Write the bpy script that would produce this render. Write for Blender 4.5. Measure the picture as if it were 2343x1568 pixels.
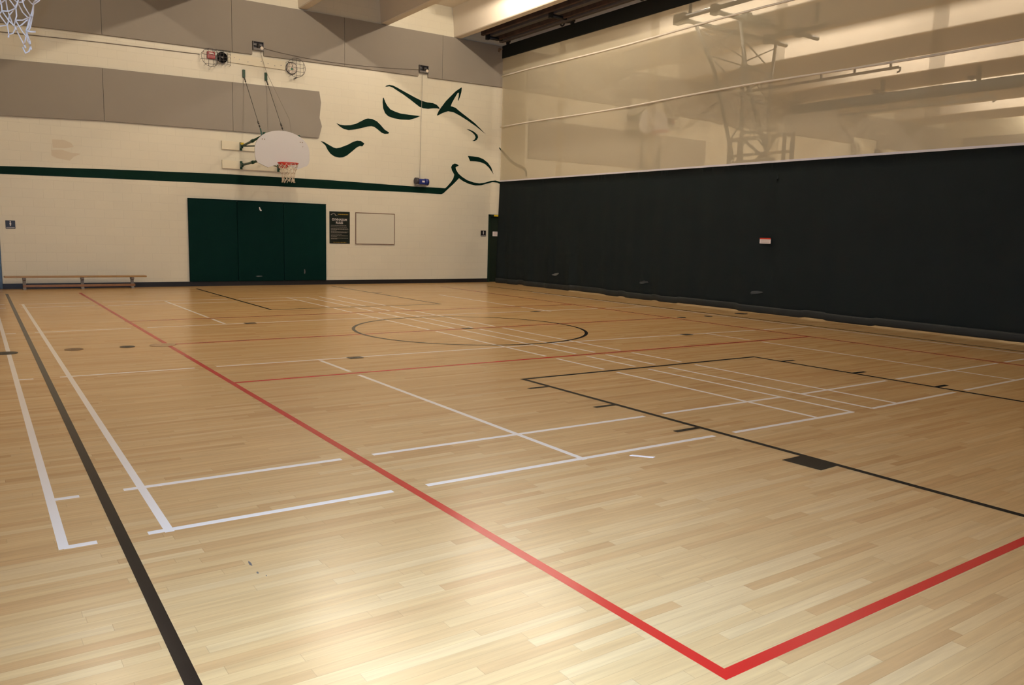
import bpy, bmesh, math, random
from mathutils import Vector, Matrix
from mathutils.geometry import tessellate_polygon
random.seed(7)
SC = bpy.context.scene
COL = SC.collection
for _o in list(bpy.data.objects):
    bpy.data.objects.remove(_o)

# ------------------------------------------------------------------ camera
CAM = Vector((-2.0742, -1.6646, 1.4812))
YAW, PITCH, ROLL, FPX = 0.606752, -0.135296, 0.0265501, 1816.99
cy, sy, cp, sp = math.cos(YAW), math.sin(YAW), math.cos(PITCH), math.sin(PITCH)
FWD = Vector((sy*cp, cy*cp, sp))
RGT = Vector((cy, -sy, 0.0))
UPV = RGT.cross(FWD)
RG2 = RGT*math.cos(ROLL) + UPV*math.sin(ROLL)
UP2 = UPV*math.cos(ROLL) - RGT*math.sin(ROLL)
cam_d = bpy.data.cameras.new('camera')
cam_d.sensor_fit = 'HORIZONTAL'
cam_d.sensor_width = 36.0
cam_d.lens = FPX/2343*36.0
cam_d.clip_end = 200
cam = bpy.data.objects.new('camera', cam_d)
COL.objects.link(cam)
cam.matrix_world = Matrix(((RG2.x, UP2.x, -FWD.x, CAM.x), (RG2.y, UP2.y, -FWD.y, CAM.y),
                           (RG2.z, UP2.z, -FWD.z, CAM.z), (0, 0, 0, 1)))
SC.camera = cam

# ------------------------------------------------------------------ view, world, lights
SC.view_settings.view_transform = 'Standard'
SC.view_settings.look = 'None'
SC.view_settings.gamma = 1.0
SC.view_settings.exposure = 0.1
SC.view_settings.use_curve_mapping = False
W = bpy.data.worlds.new('world'); SC.world = W
W.use_nodes = True
W.node_tree.nodes['Background'].inputs[0].default_value = (0.9, 0.85, 0.75, 1)
W.node_tree.nodes['Background'].inputs[1].default_value = 0.02

LAMP_WATTS = 56.0            # per tube point, five to a fixture
LAMP_COLOR = (1.0, 0.84, 0.68)
FLASH_WATTS = 215.0
FLASH_COLOR = (0.46, 0.66, 1.0)
fl = bpy.data.lights.new('camera_flash', 'AREA')
fl.shape = 'RECTANGLE'; fl.size = 0.05; fl.size_y = 0.03
fl.energy = FLASH_WATTS; fl.color = FLASH_COLOR; fl.spread = math.radians(110)
flo = bpy.data.objects.new('camera_flash', fl); COL.objects.link(flo)
flo.location = CAM + UP2*0.107 - RG2*0.05
flo.rotation_euler = cam.matrix_world.to_euler()

# ------------------------------------------------------------------ materials
def srgb(r, g, b):
    f = lambda c: (c/255/12.92 if c/255 <= 0.04045 else ((c/255+0.055)/1.055)**2.4)
    return (f(r), f(g), f(b), 1.0)

def mat(name, col, rough=0.5, metal=0.0, spec=0.5, bump=0.0, bscale=60.0, var=0.06, vscale=3.0, coat=0.0):
    """painted / plain procedural material with slight tone variation and bump"""
    m = bpy.data.materials.new(name); m.use_nodes = True
    nt = m.node_tree; N = nt.nodes; L = nt.links
    b = N['Principled BSDF']
    b.inputs['Roughness'].default_value = rough
    b.inputs['Metallic'].default_value = metal
    b.inputs['Specular IOR Level'].default_value = spec
    b.inputs['Coat Weight'].default_value = coat
    tc = N.new('ShaderNodeTexCoord')
    no = N.new('ShaderNodeTexNoise'); no.inputs['Scale'].default_value = vscale
    no.inputs['Detail'].default_value = 4
    L.new(tc.outputs['Object'], no.inputs['Vector'])
    mx = N.new('ShaderNodeMix'); mx.data_type = 'RGBA'
    c = col[:3]
    mx.inputs['A'].default_value = tuple(max(0, x*(1-var)) for x in c)+(1,)
    mx.inputs['B'].default_value = tuple(min(1, x*(1+var)) for x in c)+(1,)
    L.new(no.outputs['Fac'], mx.inputs['Factor'])
    L.new(mx.outputs['Result'], b.inputs['Base Color'])
    if bump > 0:
        n2 = N.new('ShaderNodeTexNoise'); n2.inputs['Scale'].default_value = bscale
        n2.inputs['Detail'].default_value = 3
        L.new(tc.outputs['Object'], n2.inputs['Vector'])
        bp = N.new('ShaderNodeBump'); bp.inputs['Strength'].default_value = bump
        bp.inputs['Distance'].default_value = 0.004
        L.new(n2.outputs['Fac'], bp.inputs['Height'])
        L.new(bp.outputs['Normal'], b.inputs['Normal'])
    return m

def math_node(nt, op, a, b=None):
    n = nt.nodes.new('ShaderNodeMath'); n.operation = op
    for i, v in enumerate((a, b)):
        if v is None: continue
        if isinstance(v, (int, float)): n.inputs[i].default_value = v
        else: nt.links.new(v, n.inputs[i])
    return n.outputs[0]

def wood_floor_mat():
    m = bpy.data.materials.new('maple_strip_floor'); m.use_nodes = True
    nt = m.node_tree; N = nt.nodes; L = nt.links
    b = N['Principled BSDF']
    tc = N.new('ShaderNodeTexCoord'); sx = N.new('ShaderNodeSeparateXYZ')
    L.new(tc.outputs['Object'], sx.inputs[0])
    x, y = sx.outputs['X'], sx.outputs['Y']
    rowf = math_node(nt, 'DIVIDE', y, 0.057)
    row = math_node(nt, 'FLOOR', rowf)
    wn = N.new('ShaderNodeTexWhiteNoise'); wn.noise_dimensions = '1D'
    L.new(row, wn.inputs['W'])
    off = math_node(nt, 'MULTIPLY', wn.outputs['Value'], 7.3)
    colf = math_node(nt, 'DIVIDE', math_node(nt, 'ADD', x, off), 0.95)
    coli = math_node(nt, 'FLOOR', colf)
    cb = N.new('ShaderNodeCombineXYZ'); L.new(row, cb.inputs[0]); L.new(coli, cb.inputs[1])
    wb = N.new('ShaderNodeTexWhiteNoise'); wb.noise_dimensions = '2D'
    L.new(cb.outputs[0], wb.inputs['Vector'])
    ramp = N.new('ShaderNodeValToRGB')
    e = ramp.color_ramp.elements
    e[0].position = 0.0; e[0].color = FLOOR_RAMP[0]
    e[1].position = 1.0; e[1].color = FLOOR_RAMP[3]
    k = e.new(0.25); k.color = FLOOR_RAMP[1]
    k = e.new(0.75); k.color = FLOOR_RAMP[2]
    L.new(wb.outputs['Value'], ramp.inputs[0])
    # long grain along the strips
    mp = N.new('ShaderNodeMapping'); mp.inputs['Scale'].default_value = (2.2, 46.0, 1.0)
    L.new(tc.outputs['Object'], mp.inputs[0])
    ad = N.new('ShaderNodeVectorMath'); ad.operation = 'ADD'
    L.new(mp.outputs[0], ad.inputs[0]); L.new(wb.outputs['Color'], ad.inputs[1])
    gn = N.new('ShaderNodeTexNoise'); gn.inputs['Scale'].default_value = 1.0; gn.inputs['Detail'].default_value = 6
    gn.inputs['Roughness'].default_value = 0.6
    L.new(ad.outputs[0], gn.inputs['Vector'])
    gv = N.new('ShaderNodeMapRange'); gv.inputs['From Min'].default_value = 0.3; gv.inputs['From Max'].default_value = 0.7
    gv.inputs['To Min'].default_value = 0.88; gv.inputs['To Max'].default_value = 1.08
    L.new(gn.outputs['Fac'], gv.inputs['Value'])
    # broad cloudy tone
    n3 = N.new('ShaderNodeTexNoise'); n3.inputs['Scale'].default_value = 0.5; n3.inputs['Detail'].default_value = 2
    L.new(tc.outputs['Object'], n3.inputs['Vector'])
    g3 = N.new('ShaderNodeMapRange'); g3.inputs['To Min'].default_value = 0.93; g3.inputs['To Max'].default_value = 1.07
    L.new(n3.outputs['Fac'], g3.inputs['Value'])
    gg = math_node(nt, 'MULTIPLY', gv.outputs[0], g3.outputs[0])
    # joints
    fy = math_node(nt, 'FRACT', rowf); fx = math_node(nt, 'FRACT', colf)
    jy = math_node(nt, 'LESS_THAN', fy, 0.028); jx = math_node(nt, 'LESS_THAN', fx, 0.0022)
    j = math_node(nt, 'MAXIMUM', jy, jx)
    jm = math_node(nt, 'SUBTRACT', 1.0, math_node(nt, 'MULTIPLY', j, 0.22))
    tot = math_node(nt, 'MULTIPLY', gg, jm)
    vm = N.new('ShaderNodeVectorMath'); vm.operation = 'SCALE'
    L.new(ramp.outputs[0], vm.inputs[0]); L.new(tot, vm.inputs['Scale'])
    L.new(vm.outputs[0], b.inputs['Base Color'])
    b.inputs['Roughness'].default_value = 0.25
    b.inputs['Specular IOR Level'].default_value = 0.28
    # faint waviness of the lacquer
    n4 = N.new('ShaderNodeTexNoise'); n4.inputs['Scale'].default_value = 9.0
    L.new(tc.outputs['Object'], n4.inputs['Vector'])
    bp = N.new('ShaderNodeBump'); bp.inputs['Strength'].default_value = 0.03; bp.inputs['Distance'].default_value = 0.003
    L.new(n4.outputs['Fac'], bp.inputs['Height']); L.new(bp.outputs[0], b.inputs['Normal'])
    return m

def block_wall_mat(name, col, axis='X', stain=False):
    """painted concrete block, joints 0.4 x 0.2 m"""
    m = bpy.data.materials.new(name); m.use_nodes = True
    nt = m.node_tree; N = nt.nodes; L = nt.links
    b = N['Principled BSDF']
    tc = N.new('ShaderNodeTexCoord'); sx = N.new('ShaderNodeSeparateXYZ')
    L.new(tc.outputs['Object'], sx.inputs[0])
    cb = N.new('ShaderNodeCombineXYZ')
    L.new(sx.outputs[axis], cb.inputs[0]); L.new(sx.outputs['Z'], cb.inputs[1])
    br = N.new('ShaderNodeTexBrick'); br.offset = 0.5
    br.inputs['Scale'].default_value = 1.0
    br.inputs['Brick Width'].default_value = 0.4; br.inputs['Row Height'].default_value = 0.2
    br.inputs['Mortar Size'].default_value = 0.005; br.inputs['Mortar Smooth'].default_value = 0.6
    c = col[:3]
    br.inputs['Color1'].default_value = tuple(x*0.99 for x in c)+(1,)
    br.inputs['Color2'].default_value = tuple(min(1, x*1.012) for x in c)+(1,)
    br.inputs['Mortar'].default_value = tuple(x*0.93 for x in c)+(1,)
    L.new(cb.outputs[0], br.inputs['Vector'])
    no = N.new('ShaderNodeTexNoise'); no.inputs['Scale'].default_value = 0.7; no.inputs['Detail'].default_value = 3
    L.new(tc.outputs['Object'], no.inputs['Vector'])
    mr = N.new('ShaderNodeMapRange'); mr.inputs['To Min'].default_value = 0.96; mr.inputs['To Max'].default_value = 1.04
    L.new(no.outputs['Fac'], mr.inputs['Value'])
    vm = N.new('ShaderNodeVectorMath'); vm.operation = 'SCALE'
    L.new(br.outputs['Color'], vm.inputs[0]); L.new(mr.outputs[0], vm.inputs['Scale'])
    L.new(vm.outputs[0], b.inputs['Base Color'])
    b.inputs['Roughness'].default_value = 0.42
    n2 = N.new('ShaderNodeTexNoise'); n2.inputs['Scale'].default_value = 70.0; n2.inputs['Detail'].default_value = 3
    L.new(tc.outputs['Object'], n2.inputs['Vector'])
    h = math_node(nt, 'SUBTRACT', math_node(nt, 'MULTIPLY', n2.outputs['Fac'], 0.45), br.outputs['Fac'])
    bp = N.new('ShaderNodeBump'); bp.inputs['Strength'].default_value = 0.35; bp.inputs['Distance'].default_value = 0.004
    L.new(h, bp.inputs['Height']); L.new(bp.outputs[0], b.inputs['Normal'])
    return m

def mesh_fabric_mat(name, col, cover):
    m = bpy.data.materials.new(name); m.use_nodes = True
    nt = m.node_tree; N = nt.nodes; L = nt.links
    N.remove(N['Principled BSDF'])
    out = N['Material Output']
    tr = N.new('ShaderNodeBsdfTransparent'); df = N.new('ShaderNodeBsdfDiffuse'); tl = N.new('ShaderNodeBsdfTranslucent')
    tc = N.new('ShaderNodeTexCoord'); no = N.new('ShaderNodeTexNoise'); no.inputs['Scale'].default_value = 0.6
    L.new(tc.outputs['Object'], no.inputs['Vector'])
    mr = N.new('ShaderNodeMapRange'); mr.inputs['To Min'].default_value = cover-0.02; mr.inputs['To Max'].default_value = cover+0.02
    L.new(no.outputs['Fac'], mr.inputs['Value'])
    df.inputs[0].default_value = col; tl.inputs[0].default_value = col
    a = N.new('ShaderNodeMixShader'); a.inputs[0].default_value = 0.3
    L.new(df.outputs[0], a.inputs[1]); L.new(tl.outputs[0], a.inputs[2])
    b = N.new('ShaderNodeMixShader'); L.new(mr.outputs[0], b.inputs[0])
    L.new(tr.outputs[0], b.inputs[1]); L.new(a.outputs[0], b.inputs[2])
    L.new(b.outputs[0], out.inputs[0])
    return m

def emit_mat(name, col, s):
    m = bpy.data.materials.new(name); m.use_nodes = True
    b = m.node_tree.nodes['Principled BSDF']
    b.inputs['Base Color'].default_value = (.8, .8, .8, 1)
    b.inputs['Emission Color'].default_value = tuple(col)+(1,)
    b.inputs['Emission Strength'].default_value = s
    return m

FLOOR_RAMP = [(0.51, 0.305, 0.125, 1), (0.565, 0.362, 0.155, 1), (0.59, 0.392, 0.175, 1), (0.615, 0.425, 0.205, 1)]
M = {}
M['floor'] = wood_floor_mat()
CREAM = (0.71, 0.665, 0.51)
M['wall'] = block_wall_mat('cream_block_wall', CREAM, 'X')
M['wall_y'] = block_wall_mat('cream_block_side_wall', CREAM, 'Y')
M['concrete'] = mat('painted_concrete', (0.73, 0.665, 0.55), 0.7, bump=0.15, bscale=20, var=0.03)
M['panel'] = mat('grey_acoustic_fabric', (0.295, 0.265, 0.215), 0.9, spec=0.2, bump=0.25, bscale=180, var=0.03, vscale=2)
M['green_paint'] = mat('dark_green_wall_paint', (0.0018, 0.017, 0.011), 0.5, spec=0.06, var=0.05)
M['pad'] = mat('dark_green_vinyl_pad', (0.0008, 0.0165, 0.0135), 0.6, spec=0.06, bump=0.1, bscale=90, var=0.12)
M['black_rubber'] = mat('black_rubber_base', (0.008, 0.008, 0.009), 0.45)
M['red_line'] = mat('red_floor_paint', (0.50, 0.010, 0.008), 0.23, spec=0.35, var=0.03)
M['black_line'] = mat('black_floor_paint', (0.0045, 0.0035, 0.0035), 0.21, spec=0.18, var=0.1)
M['white_line'] = mat('white_floor_paint', (0.84, 0.79, 0.72), 0.23, spec=0.38, var=0.02)
M['vinyl'] = mat('charcoal_vinyl_curtain', (0.022, 0.032, 0.034), 0.6, spec=0.15, bump=0.12, bscale=40, var=0.12, vscale=1.5)
M['vinyl_hem'] = mat('worn_charcoal_hem', (0.016, 0.020, 0.020), 0.6, spec=0.3, var=0.3, vscale=2)
M['header'] = mat('black_curtain_header', (0.006, 0.008, 0.007), 0.6, spec=0.2)
M['mesh'] = mesh_fabric_mat('beige_curtain_mesh', (0.80, 0.735, 0.54, 1), 0.51)
M['mesh_strap'] = mesh_fabric_mat('beige_lift_belt', (0.36, 0.29, 0.17, 1), 0.24)
M['white_web'] = mat('cream_webbing', (0.78, 0.72, 0.60), 0.7)
M['grey_web'] = mat('grey_seam_tape', (0.58, 0.57, 0.60), 0.7)
M['board'] = mat('white_backboard', (0.56, 0.55, 0.53), 0.35, var=0.02)
M['whiteboard'] = mat('white_enamel_board', (0.64, 0.61, 0.48), 0.3, var=0.015)
M['brown_frame'] = mat('brown_wood_frame', (0.20, 0.12, 0.075), 0.5)
M['plank'] = mat('cream_painted_plank', (0.725, 0.665, 0.48), 0.45, var=0.02)
M['green_steel'] = mat('green_enamel_steel', (0.009, 0.055, 0.026), 0.35, var=0.08)
M['yellow'] = mat('yellow_sticker', (0.62, 0.45, 0.01), 0.5)
M['rim'] = mat('orange_red_rim', (0.56, 0.022, 0.006), 0.4, var=0.05)
M['net'] = mat('white_nylon_net', (0.78, 0.74, 0.72), 0.7)
M['net_old'] = mat('yellowed_nylon_net', (0.62, 0.52, 0.38), 0.8)
M['cable'] = mat('dark_steel_cable', (0.06, 0.055, 0.045), 0.5, metal=0.5)
M['rope'] = mat('grey_pull_cable', (0.20, 0.17, 0.13), 0.6)
M['rope_pale'] = mat('pale_winch_cable', (0.36, 0.33, 0.27), 0.6)
M['galv'] = mat('galvanised_steel', (0.32, 0.30, 0.27), 0.38, metal=0.8, var=0.15, vscale=12)
M['pulley_steel'] = mat('dull_grey_steel', (0.135, 0.125, 0.115), 0.5, metal=0.2, var=0.3, vscale=12)
M['dark_hole'] = mat('dark_pulley', (0.035, 0.03, 0.025), 0.5)
M['wire'] = mat('grey_wire_guard', (0.12, 0.11, 0.10), 0.4, metal=0.5)
M['alarm_red'] = mat('red_alarm_plastic', (0.36, 0.010, 0.008), 0.35)
M['lens'] = mat('clear_strobe_lens', (0.75, 0.66, 0.60), 0.2)
M['black'] = mat('black_plastic', (0.008, 0.008, 0.009), 0.4)
M['clock_face'] = mat('cream_clock_face', (0.66, 0.58, 0.45), 0.4)
M['clock_green'] = mat('green_clock_print', (0.04, 0.20, 0.09), 0.5)
M['poster'] = mat('dark_green_poster', (0.0035, 0.010, 0.007), 0.35)
M['poster_text'] = mat('white_poster_print', (0.55, 0.50, 0.45), 0.5)
M['poster_dim'] = mat('small_grey_print', (0.20, 0.18, 0.15), 0.5)
M['poster_gold'] = mat('gold_poster_print', (0.30, 0.20, 0.02), 0.5)
M['sign_white'] = mat('white_sign_card', (0.72, 0.66, 0.62), 0.5)
M['sign_red'] = mat('red_sign_print', (0.55, 0.03, 0.01), 0.5)
M['sign_grey'] = mat('grey_sign_print', (0.38, 0.28, 0.26), 0.5)
M['door'] = mat('dark_green_door', (0.002, 0.009, 0.005), 0.5, spec=.2, var=0.1)
M['door_frame'] = mat('dark_green_door_frame', (0.003, 0.018, 0.009), 0.4, spec=.3)
M['door_blue'] = mat('blue_grey_door_paint', (0.014, 0.035, 0.045), 0.28, bump=0.08, bscale=30)
M['bench_wood'] = mat('honey_varnished_wood', (0.35, 0.20, 0.065), 0.35, var=0.18, vscale=8)
M['bench_dark'] = mat('brown_wood_beam', (0.26, 0.12, 0.04), 0.4, var=0.18, vscale=8)
M['bench_leg'] = mat('grey_bench_leg', (0.22, 0.20, 0.175), 0.5)
M['blue'] = mat('blue_enamel', (0.008, 0.018, 0.15), 0.35)
M['blue_dark'] = mat('dark_motor_grille', (0.05, 0.045, 0.055), 0.45)
M['brass'] = mat('worn_brass_plate', (0.22, 0.135, 0.06), 0.45, metal=0.3, var=0.3, vscale=14)
M['brass_dark'] = mat('dark_floor_plate', (0.05, 0.042, 0.028), 0.4, metal=0.4, var=0.4, vscale=14)
M['wood_plug'] = mat('wood_covered_plate', (0.42, 0.27, 0.13), 0.3, var=0.1)
M['dark_steel'] = mat('dark_painted_steel', (0.10, 0.088, 0.080), 0.6, var=0.35, vscale=6)
M['rust_deck'] = mat('brown_black_underside', (0.065, 0.036, 0.022), 0.8, bump=1.0, bscale=14, var=0.85, vscale=5)
M['black_steel'] = mat('black_steel', (0.007, 0.007, 0.007), 0.5)
M['tower'] = mat('grey_green_steel', (0.028, 0.032, 0.022), 0.5, var=0.1)
M['tower_board'] = mat('brown_steel_frame', (0.055, 0.040, 0.030), 0.5)
M['lamp_house'] = mat('white_lamp_housing', (0.75, 0.73, 0.68), 0.4)
M['lamp_lens'] = emit_mat('glowing_lamp_lens', LAMP_COLOR, 3.0)
M['scuff'] = mat('pale_scuff', (0.10, 0.11, 0.11), 0.7)
M['scuff_faint'] = mat('faint_scuff', (0.036, 0.046, 0.052), 0.7)
M['horn'] = mat('matt_black_horn', (0.004, 0.004, 0.004), 0.7, spec=0.1)
M['scuff_dark'] = mat('dark_scuff', (0.10, 0.09, 0.085), 0.6)
M['tape'] = mat('white_paper_scrap', (0.85, 0.80, 0.78), 0.7)
M['stain'] = mat('pinkish_old_stain', (0.64, 0.56, 0.40), 0.5)

# ------------------------------------------------------------------ mesh helpers
ORG = {}

class MB:
    def __init__(s): s.bm = bmesh.new()
    def box(s, lo, hi, bev=0.0):
        lo, hi = Vector(lo), Vector(hi)
        r = bmesh.ops.create_cube(s.bm, size=1.0)
        vs = r['verts']
        for v in vs:
            v.co = Vector([(lo[i]+hi[i])/2 + v.co[i]*(hi[i]-lo[i]) for i in range(3)])
        if bev > 0:
            es = list({e for v in vs for e in v.link_edges})
            bmesh.ops.bevel(s.bm, geom=es, offset=bev, segments=2, affect='EDGES', profile=0.5)
        return s
    def obox(s, a, b, w, h, up=(0, 0, 1)):
        """square bar from a to b, w across, h along up"""
        a, b, up = Vector(a), Vector(b), Vector(up)
        d = (b-a).normalized(); x = d.cross(up)
        if x.length < 1e-5: x = d.cross(Vector((1, 0, 0)))
        x.normalize(); u = x.cross(d)
        vs = []
        for p in (a, b):
            for i, j in ((-1, -1), (1, -1), (1, 1), (-1, 1)):
                vs.append(s.bm.verts.new(p + x*(w/2*i) + u*(h/2*j)))
        for f in ((0, 1, 2, 3), (7, 6, 5, 4), (0, 4, 5, 1), (1, 5, 6, 2), (2, 6, 7, 3), (3, 7, 4, 0)):
            s.bm.faces.new([vs[k] for k in f])
        return s
    def cyl(s, a, b, r, seg=12, r2=None):
        a, b = Vector(a), Vector(b); r2 = r if r2 is None else r2
        d = (b-a).normalized()
        x = d.cross(Vector((0, 0, 1)))
        if x.length < 1e-4: x = Vector((1, 0, 0))
        x.normalize(); y = d.cross(x)
        A = []; B = []
        for k in range(seg):
            t = 2*math.pi*k/seg; o = x*math.cos(t)+y*math.sin(t)
            A.append(s.bm.verts.new(a+o*r)); B.append(s.bm.verts.new(b+o*r2))
        for k in range(seg):
            f = s.bm.faces.new([A[k], A[(k+1) % seg], B[(k+1) % seg], B[k]]); f.smooth = True
        s.bm.faces.new(A[::-1]); s.bm.faces.new(B)
        return s
    def tube(s, pts, r, seg=6, closed=False):
        pts = [Vector(p) for p in pts]; n = len(pts); rings = []
        ref = None
        for i, p in enumerate(pts):
            if closed: d = pts[(i+1) % n]-pts[i-1]
            else: d = pts[min(i+1, n-1)]-pts[max(i-1, 0)]
            d.normalize()
            if ref is None:
                ref = d.cross(Vector((0, 0, 1)))
                if ref.length < 1e-3: ref = d.cross(Vector((1, 0, 0)))
            x = (ref - d*ref.dot(d))
            if x.length < 1e-4: x = d.orthogonal()
            x.normalize(); ref = x; y = d.cross(x)
            rings.append([s.bm.verts.new(p+x*(r*math.cos(2*math.pi*k/seg))+y*(r*math.sin(2*math.pi*k/seg))) for k in range(seg)])
        for i in range(n if closed else n-1):
            A, B = rings[i], rings[(i+1) % n]
            for k in range(seg):
                f = s.bm.faces.new([A[k], A[(k+1) % seg], B[(k+1) % seg], B[k]]); f.smooth = True
        if not closed:
            s.bm.faces.new(rings[0][::-1]); s.bm.faces.new(rings[-1])
        return s
    def prism(s, poly, fn, vec):
        """polygon of 2-D points mapped by fn to 3-D, extruded by vec"""
        vec = Vector(vec)
        v0 = [s.bm.verts.new(Vector(fn(*q))) for q in poly]
        v1 = [s.bm.verts.new(v.co+vec) for v in v0]
        n = len(poly)
        for a, b, c in tessellate_polygon([[Vector((q[0], q[1], 0)) for q in poly]]):
            try:
                s.bm.faces.new((v0[a], v0[b], v0[c])); s.bm.faces.new((v1[a], v1[c], v1[b]))
            except ValueError:
                pass
        for i in range(n):
            s.bm.faces.new([v0[i], v1[i], v1[(i+1) % n], v0[(i+1) % n]])
        return s
    def wallpoly(s, poly, y, t):
        """outline in wall (x, z), t thick, front face toward -y"""
        return s.prism(poly, lambda a, c: (a, y, c), (0, -t, 0))
    def disc_y(s, c, r, t, seg=32):
        return s.cyl(c, (c[0], c[1]-t, c[2]), r, seg)
    def grid(s, fn, nu, nv):
        vv = [[s.bm.verts.new(Vector(fn(i/nu, j/nv))) for j in range(nv+1)] for i in range(nu+1)]
        for i in range(nu):
            for j in range(nv):
                f = s.bm.faces.new([vv[i][j], vv[i+1][j], vv[i+1][j+1], vv[i][j+1]]); f.smooth = True
        return s
    def build(s, name, m, parent=None, thick=0.0):
        if thick > 0:
            bmesh.ops.solidify(s.bm, geom=s.bm.faces[:], thickness=thick)
        bmesh.ops.recalc_face_normals(s.bm, faces=s.bm.faces[:])
        xs = [v.co for v in s.bm.verts]
        lo = Vector([min(c[i] for c in xs) for i in range(3)]); hi = Vector([max(c[i] for c in xs) for i in range(3)])
        if parent is None: org = Vector(((lo.x+hi.x)/2, (lo.y+hi.y)/2, lo.z))
        else: org = ORG[parent.name]
        for v in s.bm.verts: v.co -= org
        me = bpy.data.meshes.new(name); s.bm.to_mesh(me); s.bm.free()
        me.materials.append(M[m])
        o = bpy.data.objects.new(name, me); COL.objects.link(o)
        if parent is None: o.location = org
        else: o.parent = parent
        ORG[o.name] = org.copy()
        return o

def tag(o, label=None, cat=None, group=None, kind=None):
    if label: o['label'] = label
    if cat: o['category'] = cat
    if group: o['group'] = group
    if kind: o['kind'] = kind
    return o

def thing(name, loc, label, cat, group=None):
    o = bpy.data.objects.new(name, None); COL.objects.link(o)
    o.empty_display_size = 0.2
    o.location = loc; ORG[o.name] = Vector(loc)
    return tag(o, label, cat, group)

def struct(name, mb, m, parent=None):
    o = mb.build(name, m, parent)
    if parent is None: o['kind'] = 'structure'
    return o

def copy_tree(o, parent=None):
    c = o.copy(); COL.objects.link(c)
    if parent is not None: c.parent = parent
    for ch in list(o.children): copy_tree(ch, c)
    return c

def text_into(mb, s, cx, cz, width, height, y, t):
    """block lettering on the far wall, centred at (cx, cz)"""
    cu = bpy.data.curves.new('lettering', 'FONT'); cu.body = s; cu.align_x = 'CENTER'; cu.align_y = 'CENTER'
    cu.extrude = 0.5; cu.offset = 0.02
    tmp = bpy.data.objects.new('lettering', cu); COL.objects.link(tmp)
    dg = bpy.context.evaluated_depsgraph_get(); dg.update()
    me = bpy.data.meshes.new_from_object(tmp.evaluated_get(dg))
    xs = [v.co.x for v in me.vertices]; ys = [v.co.y for v in me.vertices]
    w, h = max(xs)-min(xs), max(ys)-min(ys); mx, my = (max(xs)+min(xs))/2, (max(ys)+min(ys))/2
    n0 = len(mb.bm.verts); mb.bm.from_mesh(me); mb.bm.verts.ensure_lookup_table()
    for v in mb.bm.verts[n0:]:
        a, b, c = v.co
        v.co = (cx+(a-mx)/w*width, y-(c+0.5)*t, cz+(b-my)/h*height)
    bpy.data.objects.remove(tmp); bpy.data.curves.remove(cu); bpy.data.meshes.remove(me)

# ------------------------------------------------------------------ room shell
XL, XR, YB, YF, ZC = -3.5, 37.3, -6.5, 19.0, 7.87
struct('floor', MB().box((XL-.2, YB-.2, -0.2), (XR+.2, YF+.2, 0)), 'floor')
struct('ceiling', MB().box((XL-.2, YB-.2, ZC), (XR+.2, YF+.2, ZC+.2)), 'concrete')
DL = (-2.32, -1.36, 1.98)      # left doorway in the far wall: x0, x1, top
DR = (11.27, 12.25, 2.07)      # doorway beside the curtain
w = MB()
for a, b, z0 in ((XL-.2, DL[0], 0), (DL[0], DL[1], DL[2]), (DL[1], DR[0], 0), (DR[0], DR[1], DR[2]), (DR[1], XR+.2, 0)):
    w.box((a, YF+.002, z0), (b, YF+.25, ZC))
struct('wall_far', w, 'wall')
struct('wall_left', MB().box((XL-.25, YB, 0), (XL-.002, YF, ZC)), 'wall_y')
struct('wall_right', MB().box((XR+.002, YB, 0), (XR+.25, YF, ZC)), 'wall_y')
struct('wall_back', MB().box((XL-.2, YB-.25, 0), (XR+.2, YB, ZC)), 'wall')
# concrete ceiling ribs run toward the far wall
STEM_Z = 7.05
for n in range(17):
    x = 0.87 + 2.3*(n-1)
    w = MB()
    prof = [(x-.17, ZC), (x-.115, STEM_Z+.02), (x-.095, STEM_Z), (x+.095, STEM_Z), (x+.115, STEM_Z+.02), (x+.17, ZC)]
    w.prism(prof, lambda a, c: (a, YF, c), (0, -(YF-YB), 0))
    struct('trim_%d' % (n+1), w, 'concrete')
struct('baseboard_far', MB().box((DL[1], YF-.012, 0), (DR[0], YF, .115)), 'black_rubber')
struct('baseboard_right', MB().box((DR[1], YF-.012, 0), (XR, YF, .115)), 'black_rubber')
struct('baseboard_left', MB().box((XL, YB, 0), (XL+.012, YF, .115)), 'black_rubber')

def doorway(n, d, leaf, frame):
    x0, x1, zt = d
    f = MB()
    f.box((x0, YF-.03, 0), (x0+.06, YF+.16, zt), .006).box((x1-.06, YF-.03, 0), (x1, YF+.16, zt), .006)
    f.box((x0, YF-.03, zt-.06), (x1, YF+.16, zt), .006)
    r = struct('door_%d' % n, f, frame)
    MB().box((x0+.06, YF+.02, .01), (x1-.06, YF+.065, zt-.06), .003).build('door_leaf', leaf, r)
    h = MB().box((x1-.16, YF+.008, .95), (x1-.11, YF+.02, 1.15), .004)
    h.cyl((x1-.135, YF+.015, 1.05), (x1-.135, YF-.035, 1.05), .011).cyl((x1-.135, YF-.03, 1.05), (x1-.25, YF-.03, 1.05), .009)
    h.build('door_handle', 'galv', r)
    return r
doorway(1, DL, 'door_blue', 'door_blue')
d2 = doorway(2, DR, 'door', 'door_frame')
tag(MB().box((11.45, YF-.034, 2.015), (11.74, YF-.03, 2.065)).build('sticker', 'yellow', d2), 'yellow strip on the door head')

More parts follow.
